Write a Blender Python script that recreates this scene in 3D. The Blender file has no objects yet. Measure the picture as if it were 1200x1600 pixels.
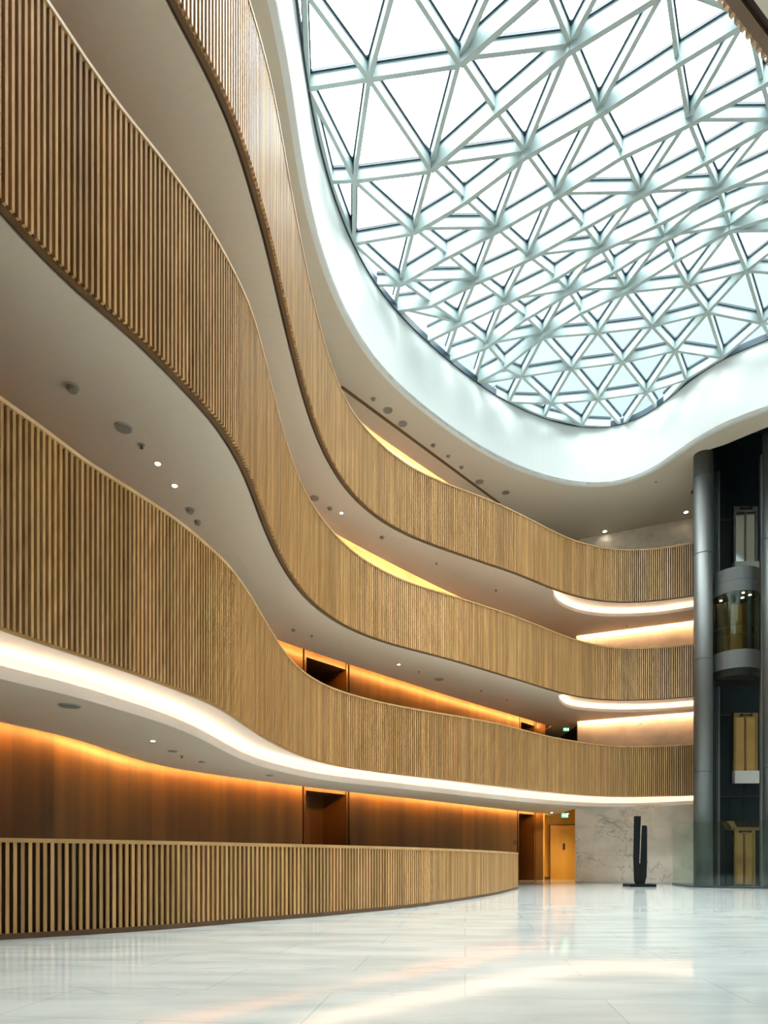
import bpy, bmesh, math, random
import numpy as np
from mathutils import Vector
from mathutils.geometry import delaunay_2d_cdt
random.seed(7)
R = random.random

# ------------------------------------------------------------------ camera, world, light, exposure
F, CX, HY, EYE = 1050.0, 600.0, 1345.0, 1.0
sc = bpy.context.scene
C = sc.collection
cam_d = bpy.data.cameras.new('camera')
cam = bpy.data.objects.new('camera', cam_d); C.objects.link(cam)
cam.location = (0, 0, EYE); cam.rotation_euler = (math.pi/2, 0, 0)
cam_d.sensor_fit = 'HORIZONTAL'; cam_d.sensor_width = 36; cam_d.lens = 36*F/1200
cam_d.shift_y = (HY-800)/1200; cam_d.clip_start = .05; cam_d.clip_end = 500
sc.camera = cam
sc.view_settings.view_transform = 'Standard'; sc.view_settings.look = 'None'
sc.view_settings.exposure = 1.0; sc.view_settings.gamma = 1; sc.view_settings.use_curve_mapping = False
sc.cycles.use_denoising = True
sc.cycles.max_bounces = 10; sc.cycles.diffuse_bounces = 5; sc.cycles.transparent_max_bounces = 16
sc.cycles.sample_clamp_indirect = 8

SKY = 11.0          # overcast daylight
LED_EDGE = 5.0     # strip in the open coves under the balconies
LED_WALL = 46.0     # strip grazing the timber walls
LED_MARBLE = 26.0
wd = bpy.data.worlds.new('overcast_sky'); sc.world = wd; wd.use_nodes = True
nt = wd.node_tree; nt.nodes.clear()
o = nt.nodes.new('ShaderNodeOutputWorld'); b = nt.nodes.new('ShaderNodeBackground')
tc = nt.nodes.new('ShaderNodeTexCoord'); sp = nt.nodes.new('ShaderNodeSeparateXYZ'); cr = nt.nodes.new('ShaderNodeValToRGB')
nt.links.new(tc.outputs['Generated'], sp.inputs[0]); nt.links.new(sp.outputs['Z'], cr.inputs[0])
e = cr.color_ramp.elements
e[0].position = 0.40; e[0].color = (.026, .031, .0325, 1)
e[1].position = 0.78; e[1].color = (.96, 1, 1, 1)
m_ = e.new(.61); m_.color = (.044, .054, .055, 1)
nt.links.new(cr.outputs[0], b.inputs[0]); b.inputs[1].default_value = SKY
nt.links.new(b.outputs[0], o.inputs[0])

# heights above the eye
H1S, H1B, H1T = 2.40, 2.66, 4.75
H2B, H2T = 6.5, 8.7
H3B, H3T = 10.4, 12.6
HC, HS = 15.4, 17.74
FL2, FL3, FL4 = 3.5, 7.4, 11.3

# ------------------------------------------------------------------ helpers
def new_mat(name, col, rough=.5, metal=0., emit=None, es=0., spec=.5):
    m = bpy.data.materials.new(name); m.use_nodes = True
    n = m.node_tree.nodes; p = n['Principled BSDF']
    p.inputs['Base Color'].default_value = (*col, 1); p.inputs['Roughness'].default_value = rough
    p.inputs['Metallic'].default_value = metal; p.inputs['Specular IOR Level'].default_value = spec
    if emit:
        p.inputs['Emission Color'].default_value = (*emit, 1); p.inputs['Emission Strength'].default_value = es
    return m
def nodes(m): return m.node_tree.nodes, m.node_tree.links, m.node_tree.nodes['Principled BSDF']
def tex_map(m, scale, coord='Object'):
    n, l, p = nodes(m)
    t = n.new('ShaderNodeTexCoord'); mp = n.new('ShaderNodeMapping'); mp.inputs['Scale'].default_value = scale
    l.new(t.outputs[coord], mp.inputs[0]); return mp
def ramp(m, fac, stops):
    n, l, p = nodes(m); r = n.new('ShaderNodeValToRGB'); el = r.color_ramp.elements
    while len(el) < len(stops): el.new(.5)
    for q, (pos, c) in zip(el, stops): q.position = pos; q.color = (*c, 1)
    l.new(fac, r.inputs[0]); return r
def mixc(m, kind, fac, a, b_):
    n, l, p = nodes(m); x = n.new('ShaderNodeMix'); x.data_type = 'RGBA'; x.blend_type = kind
    if isinstance(fac, float): x.inputs[0].default_value = fac
    else: l.new(fac, x.inputs[0])
    l.new(a, x.inputs[6]); l.new(b_, x.inputs[7]); return x.outputs[2]

def wood(name, c0, c1, rough, scale, tint=True, bump=.0):
    m = new_mat(name, c0, rough); n, l, p = nodes(m)
    mp = tex_map(m, scale); ns = n.new('ShaderNodeTexNoise'); ns.inputs['Scale'].default_value = 1; ns.inputs['Detail'].default_value = 5
    l.new(mp.outputs[0], ns.inputs['Vector'])
    r = ramp(m, ns.outputs['Fac'], [(.3, c0), (.7, c1)]); col = r.outputs[0]
    if tint:
        a = n.new('ShaderNodeAttribute'); a.attribute_name = 'tint'; col = mixc(m, 'MULTIPLY', 1.0, col, a.outputs['Color'])
    l.new(col, p.inputs['Base Color']); return m
M = {}
M['slat'] = wood('oak_slat', (.43, .232, .083), (.585, .35, .145), .38, (9, 9, .7))
M['oak'] = wood('oak_rail', (.44, .245, .09), (.56, .34, .14), .4, (3, 3, 3), False)
M['back'] = new_mat('dark_oak_backing', (.040, .014, .005), .8)
M['under'] = new_mat('brown_underside_board', (.13, .065, .022), .6)
M['plinth'] = new_mat('brown_plinth', (.12, .06, .025), .5)
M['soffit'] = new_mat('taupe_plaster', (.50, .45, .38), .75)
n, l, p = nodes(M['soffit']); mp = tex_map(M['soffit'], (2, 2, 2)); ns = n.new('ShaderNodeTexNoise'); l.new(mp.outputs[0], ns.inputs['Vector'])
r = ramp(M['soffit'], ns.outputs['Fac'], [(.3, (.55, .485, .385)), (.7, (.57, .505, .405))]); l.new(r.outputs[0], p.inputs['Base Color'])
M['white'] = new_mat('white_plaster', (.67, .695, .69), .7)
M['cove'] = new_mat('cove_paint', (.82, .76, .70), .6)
M['wall'] = new_mat('pale_plaster_wall', (.55, .46, .36), .8)
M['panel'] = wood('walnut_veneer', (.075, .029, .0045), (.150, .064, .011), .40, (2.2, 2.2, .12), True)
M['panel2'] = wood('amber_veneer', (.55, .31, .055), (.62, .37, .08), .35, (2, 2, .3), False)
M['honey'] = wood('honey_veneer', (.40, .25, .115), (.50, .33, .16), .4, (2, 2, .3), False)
M['steel'] = new_mat('brushed_steel', (.15, .158, .155), .48, .75)
M['darksteel'] = new_mat('dark_steel', (.06, .075, .085), .4, .6)
M['shaft'] = new_mat('dark_shaft_panel', (.004, .012, .016), .4, spec=.25)
M['black'] = new_mat('black_metal', (.008, .009, .010), .4)
M['rail'] = new_mat('guide_rail_steel', (.22, .24, .24), .4, .7)
M['brass'] = new_mat('brass_trim', (.34, .25, .11), .4, .8)
M['stone'] = new_mat('black_stone', (.004, .006, .007), .4, spec=.25)
M['beam'] = new_mat('pale_painted_steel', (.42, .51, .515), .5)
M['gasket'] = new_mat('blue_grey_glazing_bar', (.02, .045, .07), .4)
M['led_warm'] = new_mat('warm_led', (1, 1, 1), .5, 0, (1, .68, .44), LED_EDGE)
M['led_amber'] = new_mat('amber_led', (1, 1, 1), .5, 0, (1, .50, .13), LED_WALL)
M['led_marble'] = new_mat('peach_led', (1, 1, 1), .5, 0, (1, .60, .32), LED_MARBLE)
M['lamp'] = new_mat('lamp_lens', (1, 1, 1), .5, 0, (1, .88, .70), 14)
M['grey'] = new_mat('grey_grille', (.24, .22, .19), .6)
M['lightgrey'] = new_mat('light_grey_plastic', (.42, .40, .36), .5)
M['green'] = new_mat('green_sign_face', (.02, .35, .12), .4, 0, (.10, .75, .30), .9)
M['signwhite'] = new_mat('white_sign_mark', (.9, .95, .9), .4, 0, (.85, 1, .88), 1.2)
M['whitepanel'] = new_mat('grey_white_sill', (.52, .52, .48), .5)

def marble(name, base, vein, sc_, rough, stretch, tile, amount):
    m = new_mat(name, base, rough); n, l, p = nodes(m)
    mp = tex_map(m, stretch)
    n1 = n.new('ShaderNodeTexNoise'); n1.inputs['Scale'].default_value = sc_; n1.inputs['Detail'].default_value = 9; n1.inputs['Roughness'].default_value = .6; n1.inputs['Distortion'].default_value = .5
    l.new(mp.outputs[0], n1.inputs['Vector'])
    r1 = ramp(m, n1.outputs['Fac'], [(.485, base), (.50, vein), (.515, base)])
    n2 = n.new('ShaderNodeTexNoise'); n2.inputs['Scale'].default_value = sc_*1.3; n2.inputs['Detail'].default_value = 7; n2.inputs['Distortion'].default_value = .3
    l.new(mp.outputs[0], n2.inputs['Vector'])
    r2 = ramp(m, n2.outputs['Fac'], [(.35, (.78, .81, .815)), (.62, (1, 1, 1))])
    n3 = n.new('ShaderNodeTexNoise'); n3.inputs['Scale'].default_value = .5; l.new(mp.outputs[0], n3.inputs['Vector'])
    r3 = ramp(m, n3.outputs['Fac'], [(.48, (0, 0, 0)), (.62, (amount,)*3)])
    rgb = n.new('ShaderNodeRGB'); rgb.outputs[0].default_value = (*base, 1)
    col = mixc(m, 'MIX', r3.outputs[0], rgb.outputs[0], r1.outputs[0])
    col = mixc(m, 'MULTIPLY', 1.0, col, r2.outputs[0])
    mp2 = n.new('ShaderNodeMapping'); t = n.new('ShaderNodeTexCoord'); l.new(t.outputs['UV' if tile[3] else 'Object'], mp2.inputs[0])
    mp2.inputs['Rotation'].default_value = (0, 0, tile[2])
    bt = n.new('ShaderNodeTexBrick'); l.new(mp2.outputs[0], bt.inputs['Vector']); bt.inputs['Scale'].default_value = 1
    bt.inputs['Brick Width'].default_value = tile[0]; bt.inputs['Row Height'].default_value = tile[1]; bt.inputs['Mortar Size'].default_value = .005
    bt.inputs['Mortar Smooth'].default_value = 0
    bt.inputs['Color1'].default_value = (1, 1, 1, 1); bt.inputs['Color2'].default_value = tile[4] + (1,); bt.inputs['Mortar'].default_value = (*tile[5], 1)
    col = mixc(m, 'MULTIPLY', 1.0, col, bt.outputs['Color'])
    l.new(col, p.inputs['Base Color']); return m
M['floor'] = marble('white_marble_floor', (.76, .79, .775), (.48, .52, .53), 1.1, .075, (.45, 1.5, 1), (2.0, 1.0, .12, False, (.93, .945, .94), (.74, .75, .74)), .6)
nodes(M['floor'])[2].inputs['Specular IOR Level'].default_value = .6
M['marble'] = marble('veined_marble_wall', (.90, .82, .72), (.42, .36, .30), .8, .35, (1, 1, 1.2), (1.6, 1.25, 0, True, (.91, .90, .89), (.78, .76, .72)), .9)

def glass(name, tint, refl=.08, rough=.02, gl=(.9, 1, 1)):
    m = bpy.data.materials.new(name); m.use_nodes = True; n = m.node_tree.nodes; l = m.node_tree.links; n.clear()
    o = n.new('ShaderNodeOutputMaterial'); mx = n.new('ShaderNodeMixShader'); t = n.new('ShaderNodeBsdfTransparent'); g = n.new('ShaderNodeBsdfGlossy')
    t.inputs[0].default_value = (*tint, 1); g.inputs['Roughness'].default_value = rough; g.inputs[0].default_value = (*gl, 1)
    fr = n.new('ShaderNodeLayerWeight'); fr.inputs['Blend'].default_value = .5
    pw = n.new('ShaderNodeMath'); pw.operation = 'POWER'; pw.inputs[1].default_value = 5; l.new(fr.outputs['Facing'], pw.inputs[0])
    mu = n.new('ShaderNodeMath'); mu.operation = 'MULTIPLY_ADD'; mu.inputs[1].default_value = .8; mu.inputs[2].default_value = refl; mu.use_clamp = True
    l.new(pw.outputs[0], mu.inputs[0]); l.new(mu.outputs[0], mx.inputs[0]); l.new(t.outputs[0], mx.inputs[1]); l.new(g.outputs[0], mx.inputs[2]); l.new(mx.outputs[0], o.inputs[0])
    return m
M['roofglass'] = glass('roof_glass', (.93, .985, .98), .035)
M['cabglass'] = glass('cab_glass', (.62, .66, .52), .07)
M['screenglass'] = glass('screen_glass', (.86, .91, .88), .05)
M['doorglass'] = glass('door_mirror_glass', (.25, .28, .25), .5)

class MB:
    """collects shapes for one mesh object"""
    def __init__(s): s.v = []; s.f = []; s.t = []
    def add(s, vs, fs, tint=(1, 1, 1)):
        k = len(s.v); s.v += [tuple(q) for q in vs]; s.f += [tuple(k+i for i in f) for f in fs]; s.t += [tint]*len(fs)
    def box(s, c, d, rz=0., tint=(1, 1, 1)):
        cx, cy, cz = c; dx, dy, dz = d[0]/2, d[1]/2, d[2]/2; ca, sa = math.cos(rz), math.sin(rz); vs = []
        for z in (-dz, dz):
            for x, y in ((-dx, -dy), (dx, -dy), (dx, dy), (-dx, dy)): vs.append((cx+x*ca-y*sa, cy+x*sa+y*ca, cz+z))
        s.add(vs, [(3, 2, 1, 0), (4, 5, 6, 7), (0, 1, 5, 4), (1, 2, 6, 5), (2, 3, 7, 6), (3, 0, 4, 7)], tint)
    def beam(s, a, b_, w, z0, z1, tint=(1, 1, 1)):
        a = Vector(a); b_ = Vector(b_); d = (b_-a); t = Vector((d.x, d.y, 0)).normalized(); n_ = Vector((-t.y, t.x, 0))*w/2
        vs = []
        for q in (a, b_):
            for sx, dz in ((-1, z0), (1, z0), (1, z1), (-1, z1)): vs.append(q+n_*sx+Vector((0, 0, dz)))
        s.add(vs, [(0, 1, 2, 3), (7, 6, 5, 4), (1, 0, 4, 5), (2, 1, 5, 6), (3, 2, 6, 7), (0, 3, 7, 4)], tint)
    def cyl(s, c, r, z0, z1, n_=24, r2=None):
        r2 = r if r2 is None else r2
        vs = [(c[0]+r*math.cos(2*math.pi*i/n_), c[1]+r*math.sin(2*math.pi*i/n_), z0) for i in range(n_)]
        vs += [(c[0]+r2*math.cos(2*math.pi*i/n_), c[1]+r2*math.sin(2*math.pi*i/n_), z1) for i in range(n_)]
        s.add(vs, [tuple(range(n_))[::-1], tuple(range(n_, 2*n_))] + [(i, (i+1) % n_, n_+(i+1) % n_, n_+i) for i in range(n_)])
    def arc_wall(s, c, r, th, a0, a1, z0, z1, n_=28):
        """curved plate of thickness th (inward) from angle a0 to a1"""
        vs = []; fs = []
        for i in range(n_+1):
            a = a0+(a1-a0)*i/n_
            for rr, z in ((r, z0), (r, z1), (r-th, z1), (r-th, z0)): vs.append((c[0]+rr*math.cos(a), c[1]+rr*math.sin(a), z))
        for i in range(n_):
            k = 4*i
            for q in range(4): fs.append((k+q, k+(q+1) % 4, k+4+(q+1) % 4, k+4+q))
        fs += [(3, 2, 1, 0), (4*n_, 4*n_+1, 4*n_+2, 4*n_+3)]
        s.add(vs, fs)
    def ribbon(s, p0, z0, p1, z1, tint=(1, 1, 1)):
        n_ = len(p0); vs = [(a[0], a[1], z0) for a in p0]+[(a[0], a[1], z1) for a in p1]
        s.add(vs, [(i, i+1, n_+i+1, n_+i) for i in range(n_-1)], tint)
    def strip(s, lines):
        """closed prism along a path: lines = list of polylines (x,y,z), same count, forming the section loop"""
        k = len(lines); n_ = len(lines[0]); vs = []
        for i in range(n_):
            for q in range(k): vs.append(lines[q][i])
        fs = []
        for i in range(n_-1):
            for q in range(k): fs.append((i*k+q, i*k+(q+1) % k, (i+1)*k+(q+1) % k, (i+1)*k+q))
        fs += [tuple(range(k))[::-1], tuple((n_-1)*k+q for q in range(k))]
        s.add(vs, fs)
    def build(s, name, m, parent=None, smooth=False, uv=False):
        me = bpy.data.meshes.new(name); me.from_pydata(s.v, [], s.f)
        ca = me.color_attributes.new('tint', 'FLOAT_COLOR', 'CORNER'); i = 0
        arr = np.ones((len(me.loops), 4), 'f')
        for f, t in zip(s.f, s.t):
            arr[i:i+len(f), :3] = t; i += len(f)
        ca.data.foreach_set('color', arr.ravel())
        if uv:
            u = me.uv_layers.new(name='UVMap'); co = np.array(s.v)
            for lp in me.loops:
                x, y, z = co[lp.vertex_index]; u.data[lp.index].uv = (math.hypot(x-8, y-31)*(1 if x > 8 else -1), z)
        me.materials.append(m)
        if smooth:
            for q in me.polygons: q.use_smooth = True
        ob = bpy.data.objects.new(name, me); C.objects.link(ob)
        if parent: ob.parent = parent
        me.update()
        bm = bmesh.new(); bm.from_mesh(me); bmesh.ops.recalc_face_normals(bm, faces=bm.faces); bm.to_mesh(me); bm.free()
        return ob
def local(ob, root):
    """keep world position when parented to a root that is not at the origin"""
    ob.matrix_parent_inverse = root.matrix_world.inverted(); return ob
def empty(name, loc, label, cat, group=None):
    o = bpy.data.objects.new(name, None); C.objects.link(o); o.location = loc; o['label'] = label; o['category'] = cat
    if group: o['group'] = group
    bpy.context.view_layer.update(); return o
def part(mb, name, m, root, **k):
    o = mb.build(name, m, root, **k); return local(o, root)
def tag(o, label, cat, group=None):
    o['label'] = label; o['category'] = cat
    if group: o['group'] = group
    return o
def struct(o): o['kind'] = 'structure'; return o

def P(x, y, h):
    Y = F*h/(HY-y); return ((x-CX)/F*Y, Y)
def PX(x, Y): return ((x-CX)/F*Y, Y)
def dense(pts, step=2.0):
    """centripetal Catmull-Rom through points"""
    p_ = [np.array(q, float) for q in pts]; p_ = [2*p_[0]-p_[1]]+p_+[2*p_[-1]-p_[-2]]; out = []
    for i in range(1, len(p_)-2):
        a, b_, c, d = p_[i-1:i+3]; n_ = max(1, int(np.linalg.norm(c-b_)/step))
        t0 = 0; t1 = t0+np.linalg.norm(b_-a)**.5; t2 = t1+np.linalg.norm(c-b_)**.5; t3 = t2+np.linalg.norm(d-c)**.5
        for k in range(n_):
            t = t1+(t2-t1)*k/n_
            A1 = (t1-t)/(t1-t0)*a+(t-t0)/(t1-t0)*b_; A2 = (t2-t)/(t2-t1)*b_+(t-t1)/(t2-t1)*c; A3 = (t3-t)/(t3-t2)*c+(t-t2)/(t3-t2)*d
            B1 = (t2-t)/(t2-t0)*A1+(t-t0)/(t2-t0)*A2; B2 = (t3-t)/(t3-t1)*A2+(t-t1)/(t3-t1)*A3
            out.append((t2-t)/(t2-t1)*B1+(t-t1)/(t2-t1)*B2)
    out.append(p_[-2]); return np.array(out)
def resample(a, step):
    a = np.array(a, float); s = np.r_[0, np.cumsum(np.hypot(*np.diff(a, axis=0).T))]; n_ = max(2, int(round(s[-1]/step))+1)
    t = np.linspace(0, s[-1], n_); return np.c_[np.interp(t, s, a[:, 0]), np.interp(t, s, a[:, 1])]
def smooth(a, k):
    a = np.array(a, float)
    if k < 1: return a
    w = np.exp(-.5*(np.arange(-3*k, 3*k+1)/k)**2); w /= w.sum(); n_ = 3*k
    pre = 2*a[0]-a[1:n_+1][::-1]; post = 2*a[-1]-a[-n_-1:-1][::-1]
    e_ = np.r_[pre, a, post]; return np.c_[np.convolve(e_[:, 0], w, 'valid'), np.convolve(e_[:, 1], w, 'valid')]
def trace(pts, h, sig=22):
    """an edge at height h, seen along pts -> its plan"""
    a = smooth(resample(dense(pts), 1.0), sig)
    return np.array([P(x, y, h) for x, y in a])
def offset(a, d):
    """shift a plan curve to its left by d"""
    a = np.array(a, float); t = np.gradient(a, axis=0); t /= np.linalg.norm(t, axis=1)[:, None]; return a+np.c_[-t[:, 1], t[:, 0]]*d
def join(pre, a, sig=3, step=.12):
    """put a hand-laid lead-in in front of a traced curve and make it flow"""
    lead = dense(list(pre)+[tuple(a[0]), tuple(a[min(len(a)-1, 25)])], .1)
    k = np.argmin(np.hypot(*(lead-a[0]).T)); c = np.r_[lead[:k], a]
    return smooth(resample(c, step), sig)
def slab(name, m, loop, z0, z1, holes=(), parent=None):
    bm = bmesh.new(); edges = []
    for lp in [loop]+list(holes):
        vs = [bm.verts.new((q[0], q[1], z0)) for q in lp]
        for i in range(len(vs)): edges.append(bm.edges.new((vs[i], vs[(i+1) % len(vs)])))
    r = bmesh.ops.triangle_fill(bm, edges=edges, use_beauty=True, use_dissolve=False)
    fs = [g for g in r['geom'] if isinstance(g, bmesh.types.BMFace)] or list(bm.faces)
    ex = bmesh.ops.extrude_face_region(bm, geom=list(bm.faces))
    for g in ex['geom']:
        if isinstance(g, bmesh.types.BMVert): g.co.z = z1
    bmesh.ops.recalc_face_normals(bm, faces=bm.faces)
    me = bpy.data.meshes.new(name); bm.to_mesh(me); bm.free(); me.materials.append(m)
    ob = bpy.data.objects.new(name, me); C.objects.link(ob)
    if parent: ob.parent = parent
    return ob
Z = lambda h: h+EYE
def at_z(a, h): return [(q[0], q[1], Z(h)) for q in a]

# ------------------------------------------------------------------ traced outlines
b1_bot = [(0, 979), (65, 1002), (130, 1023), (200, 1046), (300, 1084), (350, 1105), (380, 1127), (425, 1158), (450, 1171), (500, 1190), (600, 1207), (690, 1217), (800, 1230), (900, 1241), (967, 1244.5), (1083, 1243), (1100, 1242)]
b1_top = [(0, 620), (50, 655), (100, 692), (130, 716), (180, 746), (230, 779), (280, 812), (330, 855), (350, 872), (380, 910), (410, 960), (432, 999), (447, 1024), (463, 1043), (480, 1055), (513, 1073), (547, 1084), (580, 1093), (625, 1103), (690, 1114), (800, 1134), (833, 1145), (867, 1152), (917, 1161), (967, 1166), (1033, 1165), (1083, 1162), (1100, 1161)]
b2_bot = [(0, 305), (25, 335), (65, 384), (125, 444), (165, 478), (200, 505), (240, 544), (280, 585), (305, 614), (330, 638), (355, 671), (380, 712), (400, 757), (420, 818), (440, 866), (467, 914), (500, 950), (533, 973), (580, 995), (633, 1011), (700, 1028), (773, 1050), (833, 1068), (867, 1079), (900, 1088), (933, 1092.5), (967, 1094), (1033, 1092), (1083, 1088), (1100, 1086)]
b2_top = [(72, 0), (100, 40), (130, 87), (170, 140), (210, 190), (250, 240), (290, 295), (330, 355), (360, 410), (390, 475), (410, 540), (425, 597), (440, 665), (460, 733), (487, 787), (520, 831), (553, 864), (600, 892), (633, 908), (700, 928), (773, 951), (800, 960), (833, 973), (867, 987), (900, 1000), (933, 1008), (967, 1013), (1017, 1012), (1083, 1006), (1100, 1004)]
b3_bot = [(276, 0), (310, 55), (335, 105), (360, 160), (385, 225), (400, 280), (420, 350), (435, 415), (450, 485), (465, 550), (480, 610), (500, 676), (523, 727), (553, 772), (593, 808), (633, 832), (700, 858), (773, 883), (823, 900), (857, 916), (900, 931), (933, 938), (983, 941), (1033, 937), (1083, 930), (1100, 927)]
b3_top = [(388, 0), (410, 65), (425, 135), (440, 200), (450, 270), (460, 330), (475, 400), (490, 465), (506, 533), (530, 607), (548, 640), (567, 665), (600, 698), (640, 729), (693, 753), (773, 783), (813, 803), (853, 823), (880, 838), (907, 848), (967, 859), (1027, 857), (1083, 847), (1100, 844)]
lip1 = [(0, 1061), (50, 1071), (100, 1083), (150, 1097), (200, 1112), (250, 1127), (290, 1142), (320, 1156), (350, 1173), (390, 1192), (450, 1208), (500, 1218), (600, 1229), (700, 1240), (800, 1251), (900, 1259), (983, 1261), (1083, 1257), (1100, 1256)]
lip2 = [(872, 1088), (874, 1096), (887, 1105), (917, 1110), (967, 1112.5), (1033, 1111), (1083, 1107), (1100, 1106)]
lip3 = [(864, 924), (866, 935), (876, 945), (905, 957), (937, 962), (970, 963), (1024, 960.5), (1083, 952), (1100, 949)]
ceil_lip = [(430, 0), (450, 65), (457, 150), (467, 225), (480, 310), (500, 390), (520, 450), (543, 500), (573, 550), (600, 585), (620, 604), (680, 653), (747, 700), (813, 734), (880, 755), (933, 762), (980, 758), (1020, 740), (1053, 713), (1087, 685), (1133, 660), (1200, 639)]
wall0 = [(0, 1129), (50, 1138), (100, 1149.5), (140, 1161), (175, 1174), (200, 1183), (237, 1194), (300, 1205.5), (400, 1219.5), (475, 1229), (546, 1237.5), (650, 1248.5), (808, 1267), (858, 1272)]
desk_base = [(0, 1469), (100, 1463), (200, 1457), (300, 1449), (400, 1440), (500, 1432.5), (560, 1426.5), (630, 1420), (690, 1412), (755, 1402), (787, 1395.5), (806, 1390.5), (811, 1388)]

# ------------------------------------------------------------------ plan curves
near = [(24, 9.0), (16, 8.2), (10, 7.6), (6.6, 7.0), (4.6, 6.35), P(1200, 108, H2B), P(1160, 55, H2B), P(1115, 0, H2B), (1.3, 4.25), (-.5, 3.5), (-2.4, 3.2)]
c1 = join([(-7.6, -1.5), (-6.9, 1.0), (-6.0, 3.4), (-5.15, 5.4)], trace(b1_bot, H1B))
c2 = join(near+[(-3.8, 3.9), (-4.2, 5.2)], trace(b2_bot, H2B))
c3 = join([(24, 8.4), (16, 7.8), (10, 7.2), (6.6, 6.6), (4.6, 5.9), (2.2, 4.5), (.6, 3.7), (-1.2, 3.4), (-2.5, 4.2), (-2.8, 5.6)], trace(b3_bot, H3B))
def top_ratio(top, ht, bot, hb):
    """where the top edge stands compared with the bottom edge, along each line of slats"""
    a = smooth(resample(dense(top), 1.0), 22); b_ = smooth(resample(dense(bot), 1.0), 22)
    xs = np.arange(max(a[0, 0], b_[0, 0]), 1095, 4.)
    yt = np.interp(xs, a[:, 0], a[:, 1]); yb = np.interp(xs, b_[:, 0], b_[:, 1])
    r_ = (ht/(HY-yt))/(hb/(HY-yb)); w = np.exp(-.5*(np.arange(-9, 10)/4)**2); w /= w.sum()
    r_ = np.convolve(np.r_[[r_[0]]*9, r_, [r_[-1]]*9], w, 'valid'); return xs, r_
def upper(c, xs, r_, ztaper):
    out = []
    for X, Y in c:
        k = min(1, max(0, (Y-ztaper)/2.0)); k = k*k*(3-2*k); x = CX+F*X/max(Y, .5) if Y > .5 else -999
        q = 1+(np.interp(x, xs, r_)-1)*k; out.append((X*q, Y*q))
    return np.array(out)
t1 = upper(c1, *top_ratio(b1_top, H1T, b1_bot, H1B), 4.0)
t2 = upper(c2, *top_ratio(b2_top, H2T, b2_bot, H2B), 4.2)
t3 = upper(c3, *top_ratio(b3_top, H3T, b3_bot, H3B), 4.6)
L1 = join([(-8.6, -1.5), (-7.9, 1.0), (-7.0, 3.4), (-6.2, 5.6), (-5.6, 7.0)], trace(lip1, H1S))
L2 = smooth(resample(trace(lip2, H2B, 4), .1), 2)
L3 = smooth(resample(trace(lip3, H3B, 4), .1), 2)
W0 = join([(-13, -7.5), (-12.2, -2), (-10.6, 3), (-8.6, 7.4), (-7.2, 9.6)], trace(wall0, H1S, 30), 4)
W2 = join([(-13, -7.5), (-12.2, -2), (-10.6, 3), (-8.4, 8), (-6.2, 12.2), (-5.2, 15.6)], np.array([P(432, 1000, H2B), P(545, 1038, H2B), P(703, 1088, H2B), P(862, 1135, H2B)]), 6)
W3 = join([(-13, -7.5), (-12.2, -2), (-10.6, 3), (-8.4, 8), (-6.2, 12.2), (-4.6, 16.2)], np.array([P(525, 835, H3B), P(620, 885, H3B), P(715, 932, H3B), PX(862, 31.0)]), 6)
W4 = join([(-13, -7.5), (-12.2, -2), (-10.6, 3), (-8.4, 8), (-5.6, 13.0), (-3.0, 19.0)], np.array([P(568, 665, HC), P(632, 709, HC), P(692, 750, HC), PX(862, 33.0)]), 6)
MW = [P(900, 1379, -1), P(1083, 1381.3, -1)]; d_ = np.array(MW[1])-MW[0]
MA = np.array(MW[0]); MB_ = MA+d_*1.13
mt = np.array([MA, MB_])

def plate(name, front, back, h0, h1, m):
    loop = [tuple(q) for q in resample(front, .35)]+[tuple(q) for q in resample(back, .6)[::-1]]
    return struct(slab(name, m, loop, Z(h0), Z(h1)))

# ------------------------------------------------------------------ floor, outer walls
fl = MB(); fl.box((5, 16, -.1), (50, 56, .2)); struct(fl.build('floor', M['floor']))
w_ = MB(); w_.box((5, -8.1, 9), (50, .2, 19)); struct(w_.build('wall_back', M['wall']))
w_ = MB(); w_.box((24.1, 16, 9), (.2, 48, 19)); struct(w_.build('wall_right', M['wall']))
w_ = MB(); w_.box((5, 40.1, 9), (50, .2, 19)); struct(w_.build('wall_front', M['wall']))
w_ = MB(); w_.box((-14.1, 16, 9), (.2, 48, 19)); struct(w_.build('wall_left', M['wall']))

def wall_ribbon(name, a, h0, h1, m, th=.12, uv=False, seams=True):
    """thin-built wall of veneer panels along a plan curve; each panel about a metre wide takes its own tone"""
    mb = MB(); a = resample(a, .25); b_ = offset(a, th); k = 4; i = 0; rr = random.Random(3)
    while i < len(a)-1:
        j = min(len(a)-1, i+k); g = 1+(rr.random()-.5)*(.5 if seams else 0)
        for q in range(i, j):
            vs = [(a[q][0], a[q][1], Z(h0)), (a[q+1][0], a[q+1][1], Z(h0)), (a[q+1][0], a[q+1][1], Z(h1)), (a[q][0], a[q][1], Z(h1)),
                  (b_[q][0], b_[q][1], Z(h0)), (b_[q+1][0], b_[q+1][1], Z(h0)), (b_[q+1][0], b_[q+1][1], Z(h1)), (b_[q][0], b_[q][1], Z(h1))]
            fs = [(0, 1, 2, 3), (5, 4, 7, 6), (3, 2, 6, 7), (1, 0, 4, 5)]
            if q == 0: fs.append((4, 0, 3, 7))
            if q == len(a)-2: fs.append((1, 5, 6, 2))
            mb.add(vs, fs, (g, g, g))
        i = j
    return struct(mb.build(name, m, uv=uv))
def by_x(a, x0, x1):
    """piece of a curve between two directions of view"""
    x = CX+F*a[:, 0]/np.maximum(a[:, 1], .3); x[a[:, 1] < 1] = -9e3; return a[(x >= x0) & (x <= x1)]
GAP = .34
wall0c = offset(W0, GAP); wall2c = offset(W2, GAP); wall3c = offset(W3, GAP); wall4c = offset(W4, GAP)
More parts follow.
